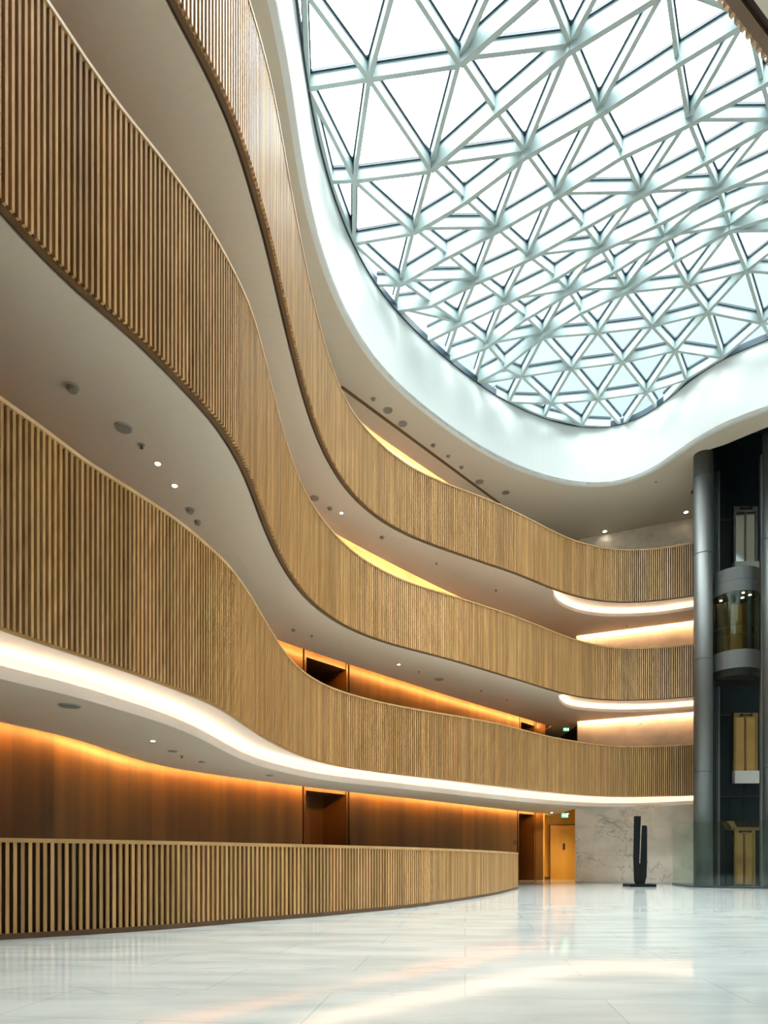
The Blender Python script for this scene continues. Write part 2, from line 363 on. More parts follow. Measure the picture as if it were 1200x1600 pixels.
wall_ribbon('wall_left_ground', by_x(wall0c, -1e5, 475), -1, H1S+.3, M['panel'])
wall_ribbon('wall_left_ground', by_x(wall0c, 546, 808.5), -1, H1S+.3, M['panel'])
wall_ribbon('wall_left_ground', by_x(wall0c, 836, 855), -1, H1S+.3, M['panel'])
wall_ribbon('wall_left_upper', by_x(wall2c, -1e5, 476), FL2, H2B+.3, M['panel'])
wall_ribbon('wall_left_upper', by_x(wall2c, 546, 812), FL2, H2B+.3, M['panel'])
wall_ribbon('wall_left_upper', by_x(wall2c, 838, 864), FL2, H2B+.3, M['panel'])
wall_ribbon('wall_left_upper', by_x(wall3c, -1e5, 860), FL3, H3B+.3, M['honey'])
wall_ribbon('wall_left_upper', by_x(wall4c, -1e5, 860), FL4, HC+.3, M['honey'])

def recess(a, x0, x1, depth, h0, h1, m, name):
    """side walls, back and top of an opening cut in a curved wall"""
    s = by_x(a, x0, x1); p0, p1 = s[0], s[-1]; t = (p1-p0)/np.linalg.norm(p1-p0); n_ = np.array([-t[1], t[0]])
    q0, q1 = p0+n_*depth, p1+n_*depth; mb = MB()
    for u, v in ((p0, q0), (q0, q1), (q1, p1)):
        mb.beam((u[0], u[1], Z(h0)), (v[0], v[1], Z(h0)), .08, 0, h1-h0, (.75, .72, .7))
    mid = (p0+p1+q0+q1)/4; hs_ = H1S if h0 < 0 else H2B
    mb.box((mid[0]+n_[0]*.03, mid[1]+n_[1]*.03, Z(hs_)+.12), (np.linalg.norm(p1-p0), depth, .36), math.atan2(t[1], t[0]), (.75, .72, .7))
    return struct(mb.build(name, m)), p0, p1, q0, q1, t, n_
rc, p0, p1, q0, q1, t_, n_ = recess(wall0c, 475, 546, 1.2, -1, H1S+.05, M['panel'], 'wall_recess')
# door standing in the back of the recess, seen above the desk
dc = q0+t_*.62-n_*.07; ang = math.atan2(t_[1], t_[0])
dr = MB(); dr.box((dc[0], dc[1], 1.28), (1.0, .05, 2.56), ang)
door = struct(dr.build('door_1', wood('mahogany_door', (.16, .05, .015), (.24, .08, .025), .35, (3, 3, .3), False)))
df = MB()
for k_ in (-.56, .56): df.box((dc[0]+t_[0]*k_, dc[1]+t_[1]*k_, 1.33), (.08, .09, 2.66), ang)
df.box((dc[0], dc[1], 2.62), (1.2, .09, .08), ang); df.build('door_frame', M['plinth'], door)
dh = MB(); q = dc+t_*.38-n_*.07; dh.box((q[0], q[1], 1.05), (.14, .03, .03), ang); dh.build('door_handle', M['steel'], door)
recess(wall0c, 808.5, 836, 2.6, -1, H1S+.3, M['panel'], 'wall_recess')
recess(wall2c, 476, 546, 2.6, FL2, H2B+.28, M['panel'], 'wall_recess')
recess(wall2c, 812, 838, 2.2, FL2, H2B+.28, M['panel'], 'wall_recess')
# amber corridor end between the timber wall and the marble
aw = MB(); A0, A1 = PX(838, 36.2), PX(925, 36.0)
aw.beam((A0[0], A0[1], 0), (A1[0], A1[1], 0), .12, 0, 4.0); struct(aw.build('wall_corridor', M['panel2']))
cs = MB(); u = wall0c[-1]; cs.beam((u[0]+.02, u[1], 0), (A0[0]-.2, A0[1], 0), .1, 0, 3.7); struct(cs.build('wall_corridor', M['panel2']))
ds = MB(); dq = PX(882, 35.85); ds.box((dq[0], dq[1], 1.45), (1.5, .05, 2.9), 0)
d2 = struct(ds.build('door_2', M['panel2']))
fr_ = MB(); fr_.box((dq[0]-.78, dq[1], 1.47), (.03, .07, 2.94)); fr_.box((dq[0], dq[1], 2.93), (1.59, .07, .03)); fr_.box((dq[0]+.78, dq[1], 1.47), (.03, .07, 2.94)); fr_.build('door_frame', M['under'], d2)
hd = MB(); hd.box((PX(881, 35.8)[0], 35.78, Z(.75)), (.10, .06, .34)); hd.build('door_handle', M['black'], d2)
sk = MB(); sk.beam((A0[0], A0[1]-.09, 0), (A1[0], A1[1]-.09, 0), .04, 0, .14); struct(sk.build('baseboard_corridor', M['under']))
# corridors on the upper floors
for h0, h1 in ((FL2, H2B), (FL3, H3B), (FL4, HC)):
    cw = MB(); a0, a1 = PX(835, 37.5), PX(930, 37.5); cw.beam((a0[0]-3, a0[1], Z(h0)), (a1[0]+3, a1[1], Z(h0)), .12, 0, h1-h0); struct(cw.build('wall_corridor', M['panel']))

# marble end wall, one piece for each floor
def marble_wall(h0, h1, shift):
    mb = MB(); n2 = np.array([-(MB_-MA)[1], (MB_-MA)[0]])/np.linalg.norm(MB_-MA)*shift
    a, b_ = MA+n2, MB_+n2; mb.beam((a[0], a[1]+.1, Z(h0)), (b_[0], b_[1]+.1, Z(h0)), .2, 0, h1-h0)
    a2 = a+np.array([1.7, 4.5]); mb.beam((a[0]+.1, a[1]+.15, Z(h0)), (a2[0]+.1, a2[1], Z(h0)), .2, 0, h1-h0)
    return struct(mb.build('wall_marble', M['marble'], uv=True))
marble_wall(-1, H1S+.05, 0); marble_wall(FL2, H2B+.3, .75); marble_wall(FL3, H3B+.3, .45); marble_wall(FL4, HC, 1.4)
bs = MB(); bs.beam((MA[0], MA[1]-.03, 0), (MB_[0], MB_[1]-.03, 0), .04, 0, .05); struct(bs.build('baseboard_marble', M['whitepanel']))

# ------------------------------------------------------------------ balcony slabs with their soffits
FAR = [(14.6, 39.5), (-13.9, 39.5)]
MEND = tuple(c1[-1])
def back_loop(W, marb):
    """right to left along the marble and timber walls, stepping into the corridor between them"""
    pts = [tuple(marb[1]), tuple(marb[0])]
    pts += [(marb[0][0], 37.0), (W[-1][0]-.4, 37.0)]
    return pts+[tuple(q) for q in resample(W, .6)[::-1]]
def mshift(s_, g):
    n2 = np.array([-(MB_-MA)[1], (MB_-MA)[0]])/np.linalg.norm(MB_-MA)*(s_-g); return [MA+n2, MB_+n2]
def lvl(name, front, W, marb, h0, h1, m):
    loop = [tuple(q) for q in front]+back_loop(W, marb); return struct(slab(name, m, loop, Z(h0), Z(h1)))
def slab_front(c, t, k, d=.13):
    """front of a floor slab: it stays behind the backing even where the screen leans"""
    a, b_ = offset(c, d), offset(c+(t-c)*k, d); tg = np.gradient(c, axis=0); nn = np.c_[-tg[:, 1], tg[:, 0]]
    f = ((b_-a)*nn).sum(1) > 0; return np.where(f[:, None], b_, a)
# first balcony: the soffit hangs lower than the slats, behind an open cove
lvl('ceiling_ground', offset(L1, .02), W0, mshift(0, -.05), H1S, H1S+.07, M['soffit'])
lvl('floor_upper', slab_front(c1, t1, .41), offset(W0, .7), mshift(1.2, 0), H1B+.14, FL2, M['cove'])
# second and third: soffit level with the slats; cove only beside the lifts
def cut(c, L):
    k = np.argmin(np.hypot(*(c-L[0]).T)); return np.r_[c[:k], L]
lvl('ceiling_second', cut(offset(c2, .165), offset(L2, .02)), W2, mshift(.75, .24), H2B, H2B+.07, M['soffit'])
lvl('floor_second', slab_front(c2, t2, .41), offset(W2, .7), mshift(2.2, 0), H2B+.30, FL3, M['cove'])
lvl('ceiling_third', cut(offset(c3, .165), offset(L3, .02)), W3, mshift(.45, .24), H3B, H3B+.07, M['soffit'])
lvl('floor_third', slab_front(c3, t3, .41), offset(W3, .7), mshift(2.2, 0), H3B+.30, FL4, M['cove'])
# the part of the second and third floor over the photographer
for h0, cc in ((H2B, c2), (H3B, c3)):
    pass

def closure(L, d, h0, h1):
    a = offset(L, d); mb = MB(); b_ = offset(a, .05); mb.strip([at_z(a, h0), at_z(a, h1), at_z(b_, h1), at_z(b_, h0)]); return mb.build('trim_cove', M['cove'])
struct(closure(L1, .45, H1S+.05, H1B+.16)); struct(closure(L2[6:], .35, H2B+.05, H2B+.32)); struct(closure(L3[6:], .35, H3B+.05, H3B+.32))
def lip_strip(L, h0, h1, name='trim_lip'):
    mb = MB(); b_ = offset(L, .03); mb.strip([at_z(L, h0), at_z(L, h1), at_z(b_, h1), at_z(b_, h0)]); return struct(mb.build(name, M['cove']))
lip_strip(L1, H1S-.005, H1S+.17); lip_strip(L2[3:], H2B-.005, H2B+.12); lip_strip(L3[3:], H3B-.005, H3B+.12)

# ------------------------------------------------------------------ LED strips
def led(a, d, h, m, label, group, r=.025):
    a = resample(a, .3); u = offset(a, d); v = offset(a, d+2*r); mb = MB(); mb.strip([at_z(u, h), at_z(u, h+r), at_z(v, h+r), at_z(v, h)])
    return tag(mb.build('led_strip', m), label, 'light strip', group)
led(L1, .07, H1S+.09, M['led_warm'], 'long warm white LED strip in the curved cove under the lowest balcony', None, .05)
led(L2[8:], .07, H2B+.08, M['led_warm'], 'short curved LED strip in the cove under the middle balcony beside the lift column', None, .045)
led(L3[8:], .07, H3B+.08, M['led_warm'], 'short curved LED strip in the cove under the top balcony beside the lift column', None, .045)
led(W0[30:], -.04, H1S+.09, M['led_amber'], 'amber LED strip grazing the dark timber wall behind the reception desk', None)
led(W2[60:], -.04, H2B+.09, M['led_amber'], 'amber LED strip along the timber wall above the lowest balcony', None)
led(W3[60:], -.04, H3B+.09, M['led_marble'], 'amber LED strip along the wall above the middle balcony', None)
for s_, h_, nm in ((.75, H2B, 'lowest'), (.45, H3B, 'middle')):
    q = mshift(s_, .24); led(np.array([q[0]+(q[1]-q[0])*k/8 for k in range(9)]), -.04, h_+.09, M['led_marble'], 'peach LED strip grazing the marble wall above the %s balcony' % nm, None, .03)

# ------------------------------------------------------------------ slatted balcony fronts
def tint(k=.22):
    g = 1+(R()-.5)*k*2; return (g, g*(1+(R()-.5)*.08), g*(1+(R()-.5)*.16))
def front(name, c, t, hb, ht, label, pitch=.08, w=.035, d=.06, seam=True, board=.15, cap=.045):
    """curved parapet of upright oak slats on a dark backing, with a rail on top and a board below"""
    ref = resample(c, .02); s = np.r_[0, np.cumsum(np.hypot(*np.diff(c, axis=0).T))]; n_ = int(s[-1]/pitch)
    q = np.linspace(.03, s[-1]-.03, n_); px = np.interp(q, s, c[:, 0]); py = np.interp(q, s, c[:, 1]); tx = np.interp(q, s, t[:, 0]); ty = np.interp(q, s, t[:, 1])
    tg = np.gradient(np.c_[px, py], axis=0); tg /= np.linalg.norm(tg, axis=1)[:, None]
    root = empty(name, (c[len(c)//2][0], c[len(c)//2][1], Z(hb)), label, 'balcony front')
    sl = MB()
    for i in range(n_):
        a = tg[i]*w/2; nn = np.array([-tg[i][1], tg[i][0]])*d; B = np.array([px[i], py[i]]); T = np.array([tx[i], ty[i]]); vs = []
        for Q, h in ((B, hb+.012), (T, ht-cap)):
            for e_ in (Q-a, Q+a, Q+a+nn, Q-a+nn): vs.append((e_[0], e_[1], Z(h)))
        sl.add(vs, [(3, 2, 1, 0), (4, 5, 6, 7), (0, 1, 5, 4), (1, 2, 6, 5), (3, 0, 4, 7)], tint())
    part(sl, 'slat_screen', M['slat'], root)
    bk = MB(); bi, ti = offset(c, d), offset(t, d); bo, to = offset(c, d+.06), offset(t, d+.06)
    bk.strip([at_z(bi, hb+.01), at_z(ti, ht-.02), at_z(to, ht-.02), at_z(bo, hb+.01)]); part(bk, 'backing_panel', M['back'], root)
    rl = MB(); ro, ri = offset(t, -.012), offset(t, .16); rl.strip([at_z(ro, ht-cap), at_z(ro, ht), at_z(ri, ht), at_z(ri, ht-cap)]); part(rl, 'top_rail', M['oak'], root)
    ub = MB(); u0, u1 = offset(c, .045), offset(c, board-.035); ub.strip([at_z(u0, hb-.012), at_z(u0, hb+.03), at_z(u1, hb+.03), at_z(u1, hb-.012)]); u2, u3 = offset(c, board-.036), offset(c, board+.012); gv = MB(); gv.strip([at_z(u2, hb+.02), at_z(u2, hb+.05), at_z(u3, hb+.05), at_z(u3, hb+.02)]); part(gv, 'shadow_gap', M['back'], root); part(ub, 'bottom_board', M['under' if board > .14 else 'oak'], root)
    return root
front('balcony_front', c1, t1, H1B, H1T, 'lowest curved oak slat balcony front, just above the long glowing cove', board=.13)
front('balcony_front', c2, t2, H2B, H2T, 'middle curved oak slat balcony front between the lowest and the top one')
front('balcony_front', c3, t3, H3B, H3T, 'top curved oak slat balcony front, under the white rim of the skylight')
# dark reveal where the overhead soffit starts, in the near corner of the second floor
# ------------------------------------------------------------------ reception desk
D = join([(-9.5, 5.6), (-7.9, 6.6), (-6.6, 7.4), (-5.7, 7.95)], trace(desk_base, -1.0, 18)[:-2], 3)
tail = dense([tuple(D[-1]), tuple(D[-1]+np.array([.10, .55])), tuple(D[-1]+np.array([-.05, 1.2])), tuple(D[-1]+np.array([-.5, 1.7]))], .1)
D = smooth(resample(np.r_[D[:-1], tail], .1), 2)
root = empty('reception_desk', (0, 12.5, 0), 'long curved reception counter clad in upright oak slats, standing on the marble floor', 'reception desk')
s = np.r_[0, np.cumsum(np.hypot(*np.diff(D, axis=0).T))]; n_ = int(s[-1]/.086); q = np.linspace(.03, s[-1]-.03, n_)
px = np.interp(q, s, D[:, 0]); py = np.interp(q, s, D[:, 1]); tg = np.gradient(np.c_[px, py], axis=0); tg /= np.linalg.norm(tg, axis=1)[:, None]
DT = .29
sl = MB()
for i in range(n_):
    a = tg[i]*.021; nn = np.array([-tg[i][1], tg[i][0]])*.06; B = np.array([px[i], py[i]])-nn*.1; vs = []
    for h in (-1+.075, DT-.055):
        for e_ in (B-a, B+a, B+a+nn, B-a+nn): vs.append((e_[0], e_[1], Z(h)))
    sl.add(vs, [(3, 2, 1, 0), (4, 5, 6, 7), (0, 1, 5, 4), (1, 2, 6, 5), (3, 0, 4, 7)], tint(.28))
part(sl, 'slat_front', M['slat'], root)
bk = MB(); i0, i1 = offset(D, .06), offset(D, .12); bk.strip([at_z(i0, -.99), at_z(i0, DT-.03), at_z(i1, DT-.03), at_z(i1, -.99)]); part(bk, 'backing_panel', M['back'], root)
pl = MB(); i0, i1 = offset(D, .0), offset(D, .1); pl.strip([at_z(i0, -1), at_z(i0, -.925), at_z(i1, -.925), at_z(i1, -1)]); part(pl, 'plinth', M['plinth'], root)
tp = MB(); i0, i1 = offset(D, -.015), offset(D, .55); tp.strip([at_z(i0, DT-.055), at_z(i0, DT), at_z(i1, DT), at_z(i1, DT-.055)]); part(tp, 'counter_top', M['oak'], root)

# ------------------------------------------------------------------ ceiling, light well
LIP = join([(17.2, 12.2), (13.5, 9.2), (9, 6.6), (5, 4.9), (2.2, 4.2), (-.3, 4.5), (-1.9, 6.0), (-2.3, 8.0), (-2.2, 10)], trace(ceil_lip, HC, 18), 3, .15)
tail = dense([tuple(LIP[-1]), (14.6, 21.9), (17.0, 20.9), (19.3, 18.8), (19.4, 15.6), (17.2, 12.2)], .15)
LOOP = resample(np.r_[LIP[:-1], tail[:-1]], .3)
LOOP = np.r_[LOOP[-12:], LOOP, LOOP[:12]]; LOOP = smooth(LOOP, 3)[12:-12]
COLX, COLY = PX(1098.5, 25.5); COL2X, COL2Y = PX(1208, 24.3)
shaft_hole = [(COLX+.1, COLY-.35), (COLX+.5, COLY-.62), (COL2X-.4, COL2Y-.5), (COL2X-.1, COL2Y-.3), (16.6, 24.4), (19.5, 24.4), (19.5, 28.2), (COLX+.75, 28.2)]
slit = resample(by_x(W4, 500, 855), .8); slit_b = offset(slit, GAP)
ceil = slab('ceiling_top', M['soffit'], [(-14, -8), (24, -8), (24, 40), (-14, 40)], Z(HC), Z(HC)+.12, [[tuple(q) for q in LOOP], shaft_hole, [tuple(q) for q in slit]+[tuple(q) for q in slit_b[::-1]]])
struct(ceil)
cb = MB(); a, b_ = offset(slit, -.15), offset(slit, GAP+.05); cb.strip([at_z(a, HC+.35), at_z(a, HC+.4), at_z(b_, HC+.4), at_z(b_, HC+.35)]); cb.strip([at_z(a, HC+.1), at_z(a, HC+.36), at_z(offset(slit, -.1), HC+.36), at_z(offset(slit, -.1), HC+.1)]); struct(cb.build('trim_cove', M['cove']))
led(by_x(W4, 560, 720), -.05, HC+.16, M['led_marble'], 'warm LED strip in the ceiling slot behind the top balcony', None)
wl = MB(); cl = np.r_[LOOP, LOOP[:1]]; co = offset(cl, -.15 if False else .0)
def loop_off(a, d):
    e_ = np.r_[a[-3:], a, a[:3]]; return offset(e_, d)[3:-3]
inn = LOOP; out = loop_off(LOOP, .14)
def ring(a, b_, h0, h1, name, m):
    a = np.r_[a, a[:1]]; b_ = np.r_[b_, b_[:1]]; mb = MB(); mb.strip([at_z(a, h0), at_z(a, h1), at_z(b_, h1), at_z(b_, h0)]); return struct(mb.build(name, m, smooth=False))
ring(inn, out, HC-.004, HS, 'wall_skylight', M['white'])
ring(loop_off(LOOP, -.05), loop_off(LOOP, .2), HS, HS+.22, 'trim_skylight', M['gasket'])
# roof deck outside the well
rd = slab('ceiling_roof_deck', M['wall'], [(-14.5, -8.5), (24.5, -8.5), (24.5, 40.5), (-14.5, 40.5)], Z(HS)-.1, Z(HS)+.05, [[tuple(q) for q in loop_off(LOOP, .13)]]); struct(rd)
# the long dark track in the ceiling
a0, a1 = P(533, 604, HC), P(780, 786, HC); gt = MB(); gt.beam((a0[0], a0[1], Z(HC)), (a1[0], a1[1], Z(HC)), .12, -.012, .01); struct(gt.build('trim_ceiling_groove', M['under']))

# ------------------------------------------------------------------ skylight grid
N = {(0,0):(577,125),(1,1):(719,104),(2,0):(674,269),(2,1):(773,183),(2,2):(891,83),(3,1):(821,248),(3,2):(935,183),(1,2):(851,-12),(2,3):(1042,-10),
(3,3):(1058,104),(4,3):(1075,198),(3,4):(1168,37),(1,-1):(554,284),(3,-1):(647,366),(4,-2):(626,447),(2,-2):(553,382),
(3,0):(725,320),(4,0):(775,365),(4,1):(868,312),(4,2):(971,248),(5,0):(825,408),(5,1):(910,360),(5,2):(1000,310),(5,3):(1100,258),
(4,-1):(697,405),(5,-1):(744,444),(6,-1):(788,477),(7,-1):(820,501),(8,-1):(848,528),(5,-2):(672,480),(6,-2):(716,511),(7,-2):(760,545),
(5,-3):(616,488),(6,-3):(661,538),(7,-3):(697,567),(8,-3):(742,601),(10,-3):(795,629),(12,-3):(851,652),(9,-2):(815,589),(11,-2):(861,631),
(10,-1):(893,577),(12,-1):(934,625),(14,-1):(972,668),(6,0):(866,439),(7,0):(887,461),(8,0):(907,491),(9,0):(934,521),(11,0):(973,567),(13,0):(1010,614),(15,0):(1027,640),
(6,1):(937,395),(7,1):(958,428),(8,1):(977,458),(10,1):(1019,511),(12,1):(1055,549),(14,1):(1072,594),
(6,2):(1026,354),(7,2):(1037,378),(8,2):(1053,411),(9,2):(1074,447),(11,2):(1106,489),(13,2):(1129,560),
(6,3):(1121,303),(7,3):(1131,333),(8,3):(1140,362),(10,3):(1166,424),(12,3):(1191,506),
(4,4):(1190,138),(5,4):(1207,197),(6,4):(1222,257),(-1,-1):(481,140),(0,-2):(517,285)}
def loop_dist(x, y): return float(np.min(np.hypot(LOOP[:, 0]-x, LOOP[:, 1]-y)))
def inside(x, y):
    c = False; n_ = len(LOOP)
    for i in range(n_):
        x1, y1 = LOOP[i]; x2, y2 = LOOP[(i+1) % n_]
        if (y1 > y) != (y2 > y) and x < (x2-x1)*(y-y1)/(y2-y1)+x1: c = not c
    return c
def rise(x, y, i):
    g = min(1, max(0, loop_dist(x, y)/3.5)) if inside(x, y) else 0
    return 1+.055*g*g*(3-2*g)*math.exp(-((i-7.5)/4.0)**2)
node = {}
for (i, j), (x, y) in N.items():
    X, Y = P(x, y, HS); k = rise(X, Y, i); node[(i, j)] = Vector((X*k, Y*k, Z(HS*k)))
A = np.array([[1, i, j, i*i, i*j, j*j] for i, j in node]); Bx = np.array([[v.x, v.y] for v in node.values()]); sol = np.linalg.lstsq(A, Bx, rcond=None)[0]
A1_ = np.array([[1, i, j] for i, j in node]); sol1 = np.linalg.lstsq(A1_, Bx, rcond=None)[0]
def v_(i, j): s_ = i+j; return (s_ % 2 == 0) if s_ <= 4 else (s_ % 2 == 1)
def exists(i, j): return v_(i, j) or (i+j >= 2 and i <= 8 and i >= -3)
for i in range(-12, 22):
    for j in range(-8, 14):
        if (i, j) in node or not exists(i, j): continue
        ks = sorted(N, key=lambda k: (k[0]-i)**2+3*(k[1]-j)**2)[:3]; g = np.array([1, i, j])@sol1; r_ = np.zeros(2)
        for k in ks: r_ += (np.array([node[k].x, node[k].y])-np.array([1, k[0], k[1]])@sol1)/3
        g = g+r_
        if inside(*g) or loop_dist(*g) < 3.2:
            k = rise(g[0], g[1], i); node[(i, j)] = Vector((g[0], g[1], Z(HS*k)))
edges = []
for (i, j) in list(node):
    for st in (1, 2):
        if (i+st, j) in node: edges.append(((i, j), (i+st, j), 'M')); break
    if (i, j+1) in node and 8 >= i and i+j >= 2: edges.append(((i, j), (i, j+1), 'D'))
    if v_(i, j) and (i-1, j+1) in node: edges.append(((i, j), (i-1, j+1), 'S'))
    if v_(i, j) and (i+1, j+1) in node and v_(i+1, j+1) and (i, j) != (3, 2): edges.append(((i, j), (i+1, j+1), 'H'))
def clip(a, b_):
    ia, ib = inside(a.x, a.y), inside(b_.x, b_.y)
    if ia and ib: return a, b_
    if not ia and not ib: return None
    lo, hi = (0., 1.)
    for _ in range(16):
        m = (lo+hi)/2; q = a.lerp(b_, m)
        if inside(q.x, q.y) == ia: lo = m
        else: hi = m
    q = a.lerp(b_, lo); z = Z(HS)+.02; q.z = max(q.z, z) if False else q.z
    return (a, q) if ia else (q, b_)
roof = empty('skylight_grid', (6, 15, Z(HS)), 'large triangulated steel and glass skylight over the atrium', 'skylight')
def drawn(k): return k[0]+k[1] >= 2 and k[0] <= 8
segs = []
for a, b_, f_ in edges:
    q = clip(node[a], node[b_])
    if q is None or (q[0]-q[1]).length < .25: continue
    m = (q[0]+q[1])/2; x = CX+F*m.x/m.y; y = HY-F*(m.z-EYE)/m.y
    vis = (-60 < x < 1260) and (-60 < y < 700) and m.y > 2
    segs.append((0 if vis else 1, m.length, q, f_, drawn(a) and drawn(b_)))
segs.sort(key=lambda s_: (s_[0], s_[1]))
rest = MB()
gk = MB()
for n0, (nv, _, (a, b_), f_, dd) in enumerate(segs):
    w = {'D': .12, 'M': .095, 'S': .11, 'H': .10}[f_]
    if f_ == 'D': z0, z1 = 0, .46
    elif dd: z0, z1 = .16, .46
    else: z0, z1 = 0, .30
    mb = MB() if n0 < 100 else rest
    mb.beam(a, b_, w, z0, z1)
    gk.beam(a, b_, w+.07, z1, z1+.07)
    if n0 < 100: part(mb, 'roof_beam', M['beam'], roof)
if rest.v:
    o = part(rest, 'roof_beam', M['beam'], roof); o['kind'] = 'stuff'
part(gk, 'glazing_bar', M['gasket'], roof)
# glass over the grid
pts = []; zz = []
for k, v in node.items():
    if inside(v.x, v.y): pts.append(Vector((v.x, v.y))); zz.append(v.z+(.57 if drawn(k) else .38))
nb = len(pts); lo_ = loop_off(LOOP, .06)[::2]
for q in lo_: pts.append(Vector(q)); zz.append(Z(HS)+.3)
ce = [(nb+i, nb+(i+1) % len(lo_)) for i in range(len(lo_))]
vo, eo, fo, ov, oe, of = delaunay_2d_cdt(pts, ce, [], 1, 1e-4)
g = MB(); g.add([(v.x, v.y, zz[ov[i][0]] if ov[i] else Z(HS)+.3) for i, v in enumerate(vo)], [tuple(f) for f in fo]); part(g, 'glazing', M['roofglass'], roof)

# ------------------------------------------------------------------ lift shaft
def column(x, y, label):
    root = empty('steel_column', (x, y, 0), label, 'column')
    mb = MB(); mb.cyl((x, y), .335, 0, Z(HC)+.05, 48); part(mb, 'shaft', M['steel'], root)
    for f in part_z:
        mb = MB(); mb.cyl((x, y), .339, f-.012, f+.012, 48); part(mb, 'joint', M['darksteel'], root)
    return root
part_z = [Z(HC)-.85, Z(11.6), Z(7.6), Z(3.35)]
column(COLX, COLY, 'round brushed steel column at the left edge of the glass lift shaft')
column(COL2X, COL2Y, 'round steel column cut by the right edge of the picture, right of the lift')
for o in [q for q in C.objects if q.name.startswith('shaft')]:
    for pl_ in o.data.polygons: pl_.use_smooth = len(pl_.vertices) == 4
BY = 27.2
sh = MB(); sh.box((15.9, BY+.1, 9.2), (5.6, .2, 18.4)); struct(sh.build('wall_shaft_back', M['shaft']))
sh = MB(); sh.beam((COLX+.42, COLY+.1, 0), (COLX+.72, BY, 0), .1, 0, 18.4); struct(sh.build('wall_shaft_side', M['black']))
struct(slab('ceiling_shaft', M['black'], [(x, y) for x, y in shaft_hole], 18.3, 18.4))
sh = MB()
for u, v in (((COLX+.12, COLY-.3), (COL2X-.2, COL2Y-.42)), ):
    sh.beam((u[0], u[1], Z(HC)+.12), (v[0], v[1], Z(HC)+.12), .06, 0, 2.2)
struct(sh.build('trim_shaft_head', M['black']))
sh = MB(); sh.box((21.0, 27.2, 9.2), (5, .2, 18.4)); struct(sh.build('wall_right_bay', M['wall']))
# horizontal joints of the dark back panels
for h in (H1S+.2, H2B-.6, H2B+3.2, H3B+3.4):
    mb = MB(); mb.box((14.6, BY-.02, Z(h)), (3.2, .04, .06)); struct(mb.build('trim_shaft_panel', M['black']))
for x in (1140.5, 1163):
    X = PX(x, BY)[0]; mb = MB(); mb.box((X, BY-.01, Z(1.6)+.4), (.02, .03, 2.2)); struct(mb.build('trim_shaft_panel', M['black']))

def guide(x, Y, label, zs, side, w=.07):
    X = PX(x, Y)[0]; root = empty('guide_rail', (X, Y, 0), label, 'lift rail')
    mb = MB(); mb.box((X, Y, 8.2), (w, .10, 16.4)); mb.box((X+side*.05, Y+.05, 8.2), (w*1.7, .03, 16.4)); part(mb, 'rail', M['rail'], root)
    for h in zs:
        mb = MB(); mb.box((X+side*.20, Y+.02, Z(h)), (.42, .06, .05)); mb.box((X+side*.20, Y+.02, Z(h)-.12), (.42, .05, .03)); part(mb, 'bracket', M['steel'], root)
    return root
guide(1122.5, 26.6, 'thin steel guide rail on the left side of the lift, beside the column', [13.0, 10.9, 5.3, 3.2, .8, -.1], -1)
guide(1189, 25.5, 'thin steel guide rail on the right side of the lift shaft', [13.4, 11.2, 5.3, 3.1], 1)
mb = MB(); q = PX(1114, 25.75); mb.box((q[0], q[1], 8.2), (.16, .2, 16.4)); struct(mb.build('trim_shaft_edge', M['shaft']))

# landing doors on the back wall of the shaft
def landing_door(x0, x1, y0, y1, label, glow, sill=None, mirror=False):
    Y = BY-.06; a, b_ = PX(x0, Y)[0], PX(x1, Y)[0]; z0, z1 = Z(F and (HY-y1)/F*Y), Z((HY-y0)/F*Y); W = b_-a; xc = (a+b_)/2
    root = empty('lift_door', (xc, Y, z0), label, 'lift door')
    fr = MB()
    for s_ in (-1, 1): fr.box((xc+s_*W/2, Y, (z0+z1)/2), (.09, .12, z1-z0))
    fr.box((xc, Y, z1+.03), (W+.09, .14, .18)); part(fr, 'door_frame', M['steel'] if mirror else M['brass'], root)
    for s_ in (-1, 1):
        pn = MB(); pn.box((xc+s_*W/4, Y-.01, (z0+z1)/2), (W/2-.09, .03, z1-z0-.05)); part(pn, 'door_panel', glow, root)
    st = MB(); st.box((xc, Y-.02, (z0+z1)/2), (.07, .05, z1-z0)); part(st, 'centre_stile', M['steel'] if mirror else M['plinth'], root)
    mc = MB(); mc.box((xc, Y-.09, z1+.02), (.5, .06, .05)); mc.box((xc-.18, Y-.09, z1+.02), (.06, .07, .12)); mc.box((xc+.2, Y-.09, z1+.03), (.06, .07, .12)); part(mc, 'door_operator', M['black'], root)
    if sill:
        sb = MB(); sb.box((xc, Y-.07, z0-sill/2), (W+.12, .22, sill)); part(sb, 'sill_apron', M['whitepanel'], root)
    return root
gold = new_mat('amber_glass_painted_glow', (.10, .075, .022), .3, 0, (.85, .52, .14), .30)  # glow of a lit lobby put into the door panels as weak emission
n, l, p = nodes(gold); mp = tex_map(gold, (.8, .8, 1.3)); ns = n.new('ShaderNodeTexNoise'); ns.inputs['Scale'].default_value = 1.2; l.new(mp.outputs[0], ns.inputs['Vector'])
mu = n.new('ShaderNodeMath'); mu.operation = 'MULTIPLY'; mu.inputs[1].default_value = .15; l.new(ns.outputs['Fac'], mu.inputs[0]); l.new(mu.outputs[0], p.inputs['Emission Strength'])  # noise makes the painted glow uneven
mirror = new_mat('mirror_glass_door', (.45, .50, .50), .06, 1.0)
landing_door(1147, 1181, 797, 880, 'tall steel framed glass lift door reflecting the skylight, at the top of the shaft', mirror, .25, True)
landing_door(1147, 1181, 1119, 1205, 'self-glowing amber glass lift door above a pale apron, below the hanging lift cabin', gold, .5)
landing_door(1148, 1177, 1300, 1383, 'amber glass lift door at ground level behind the glass screen', gold)
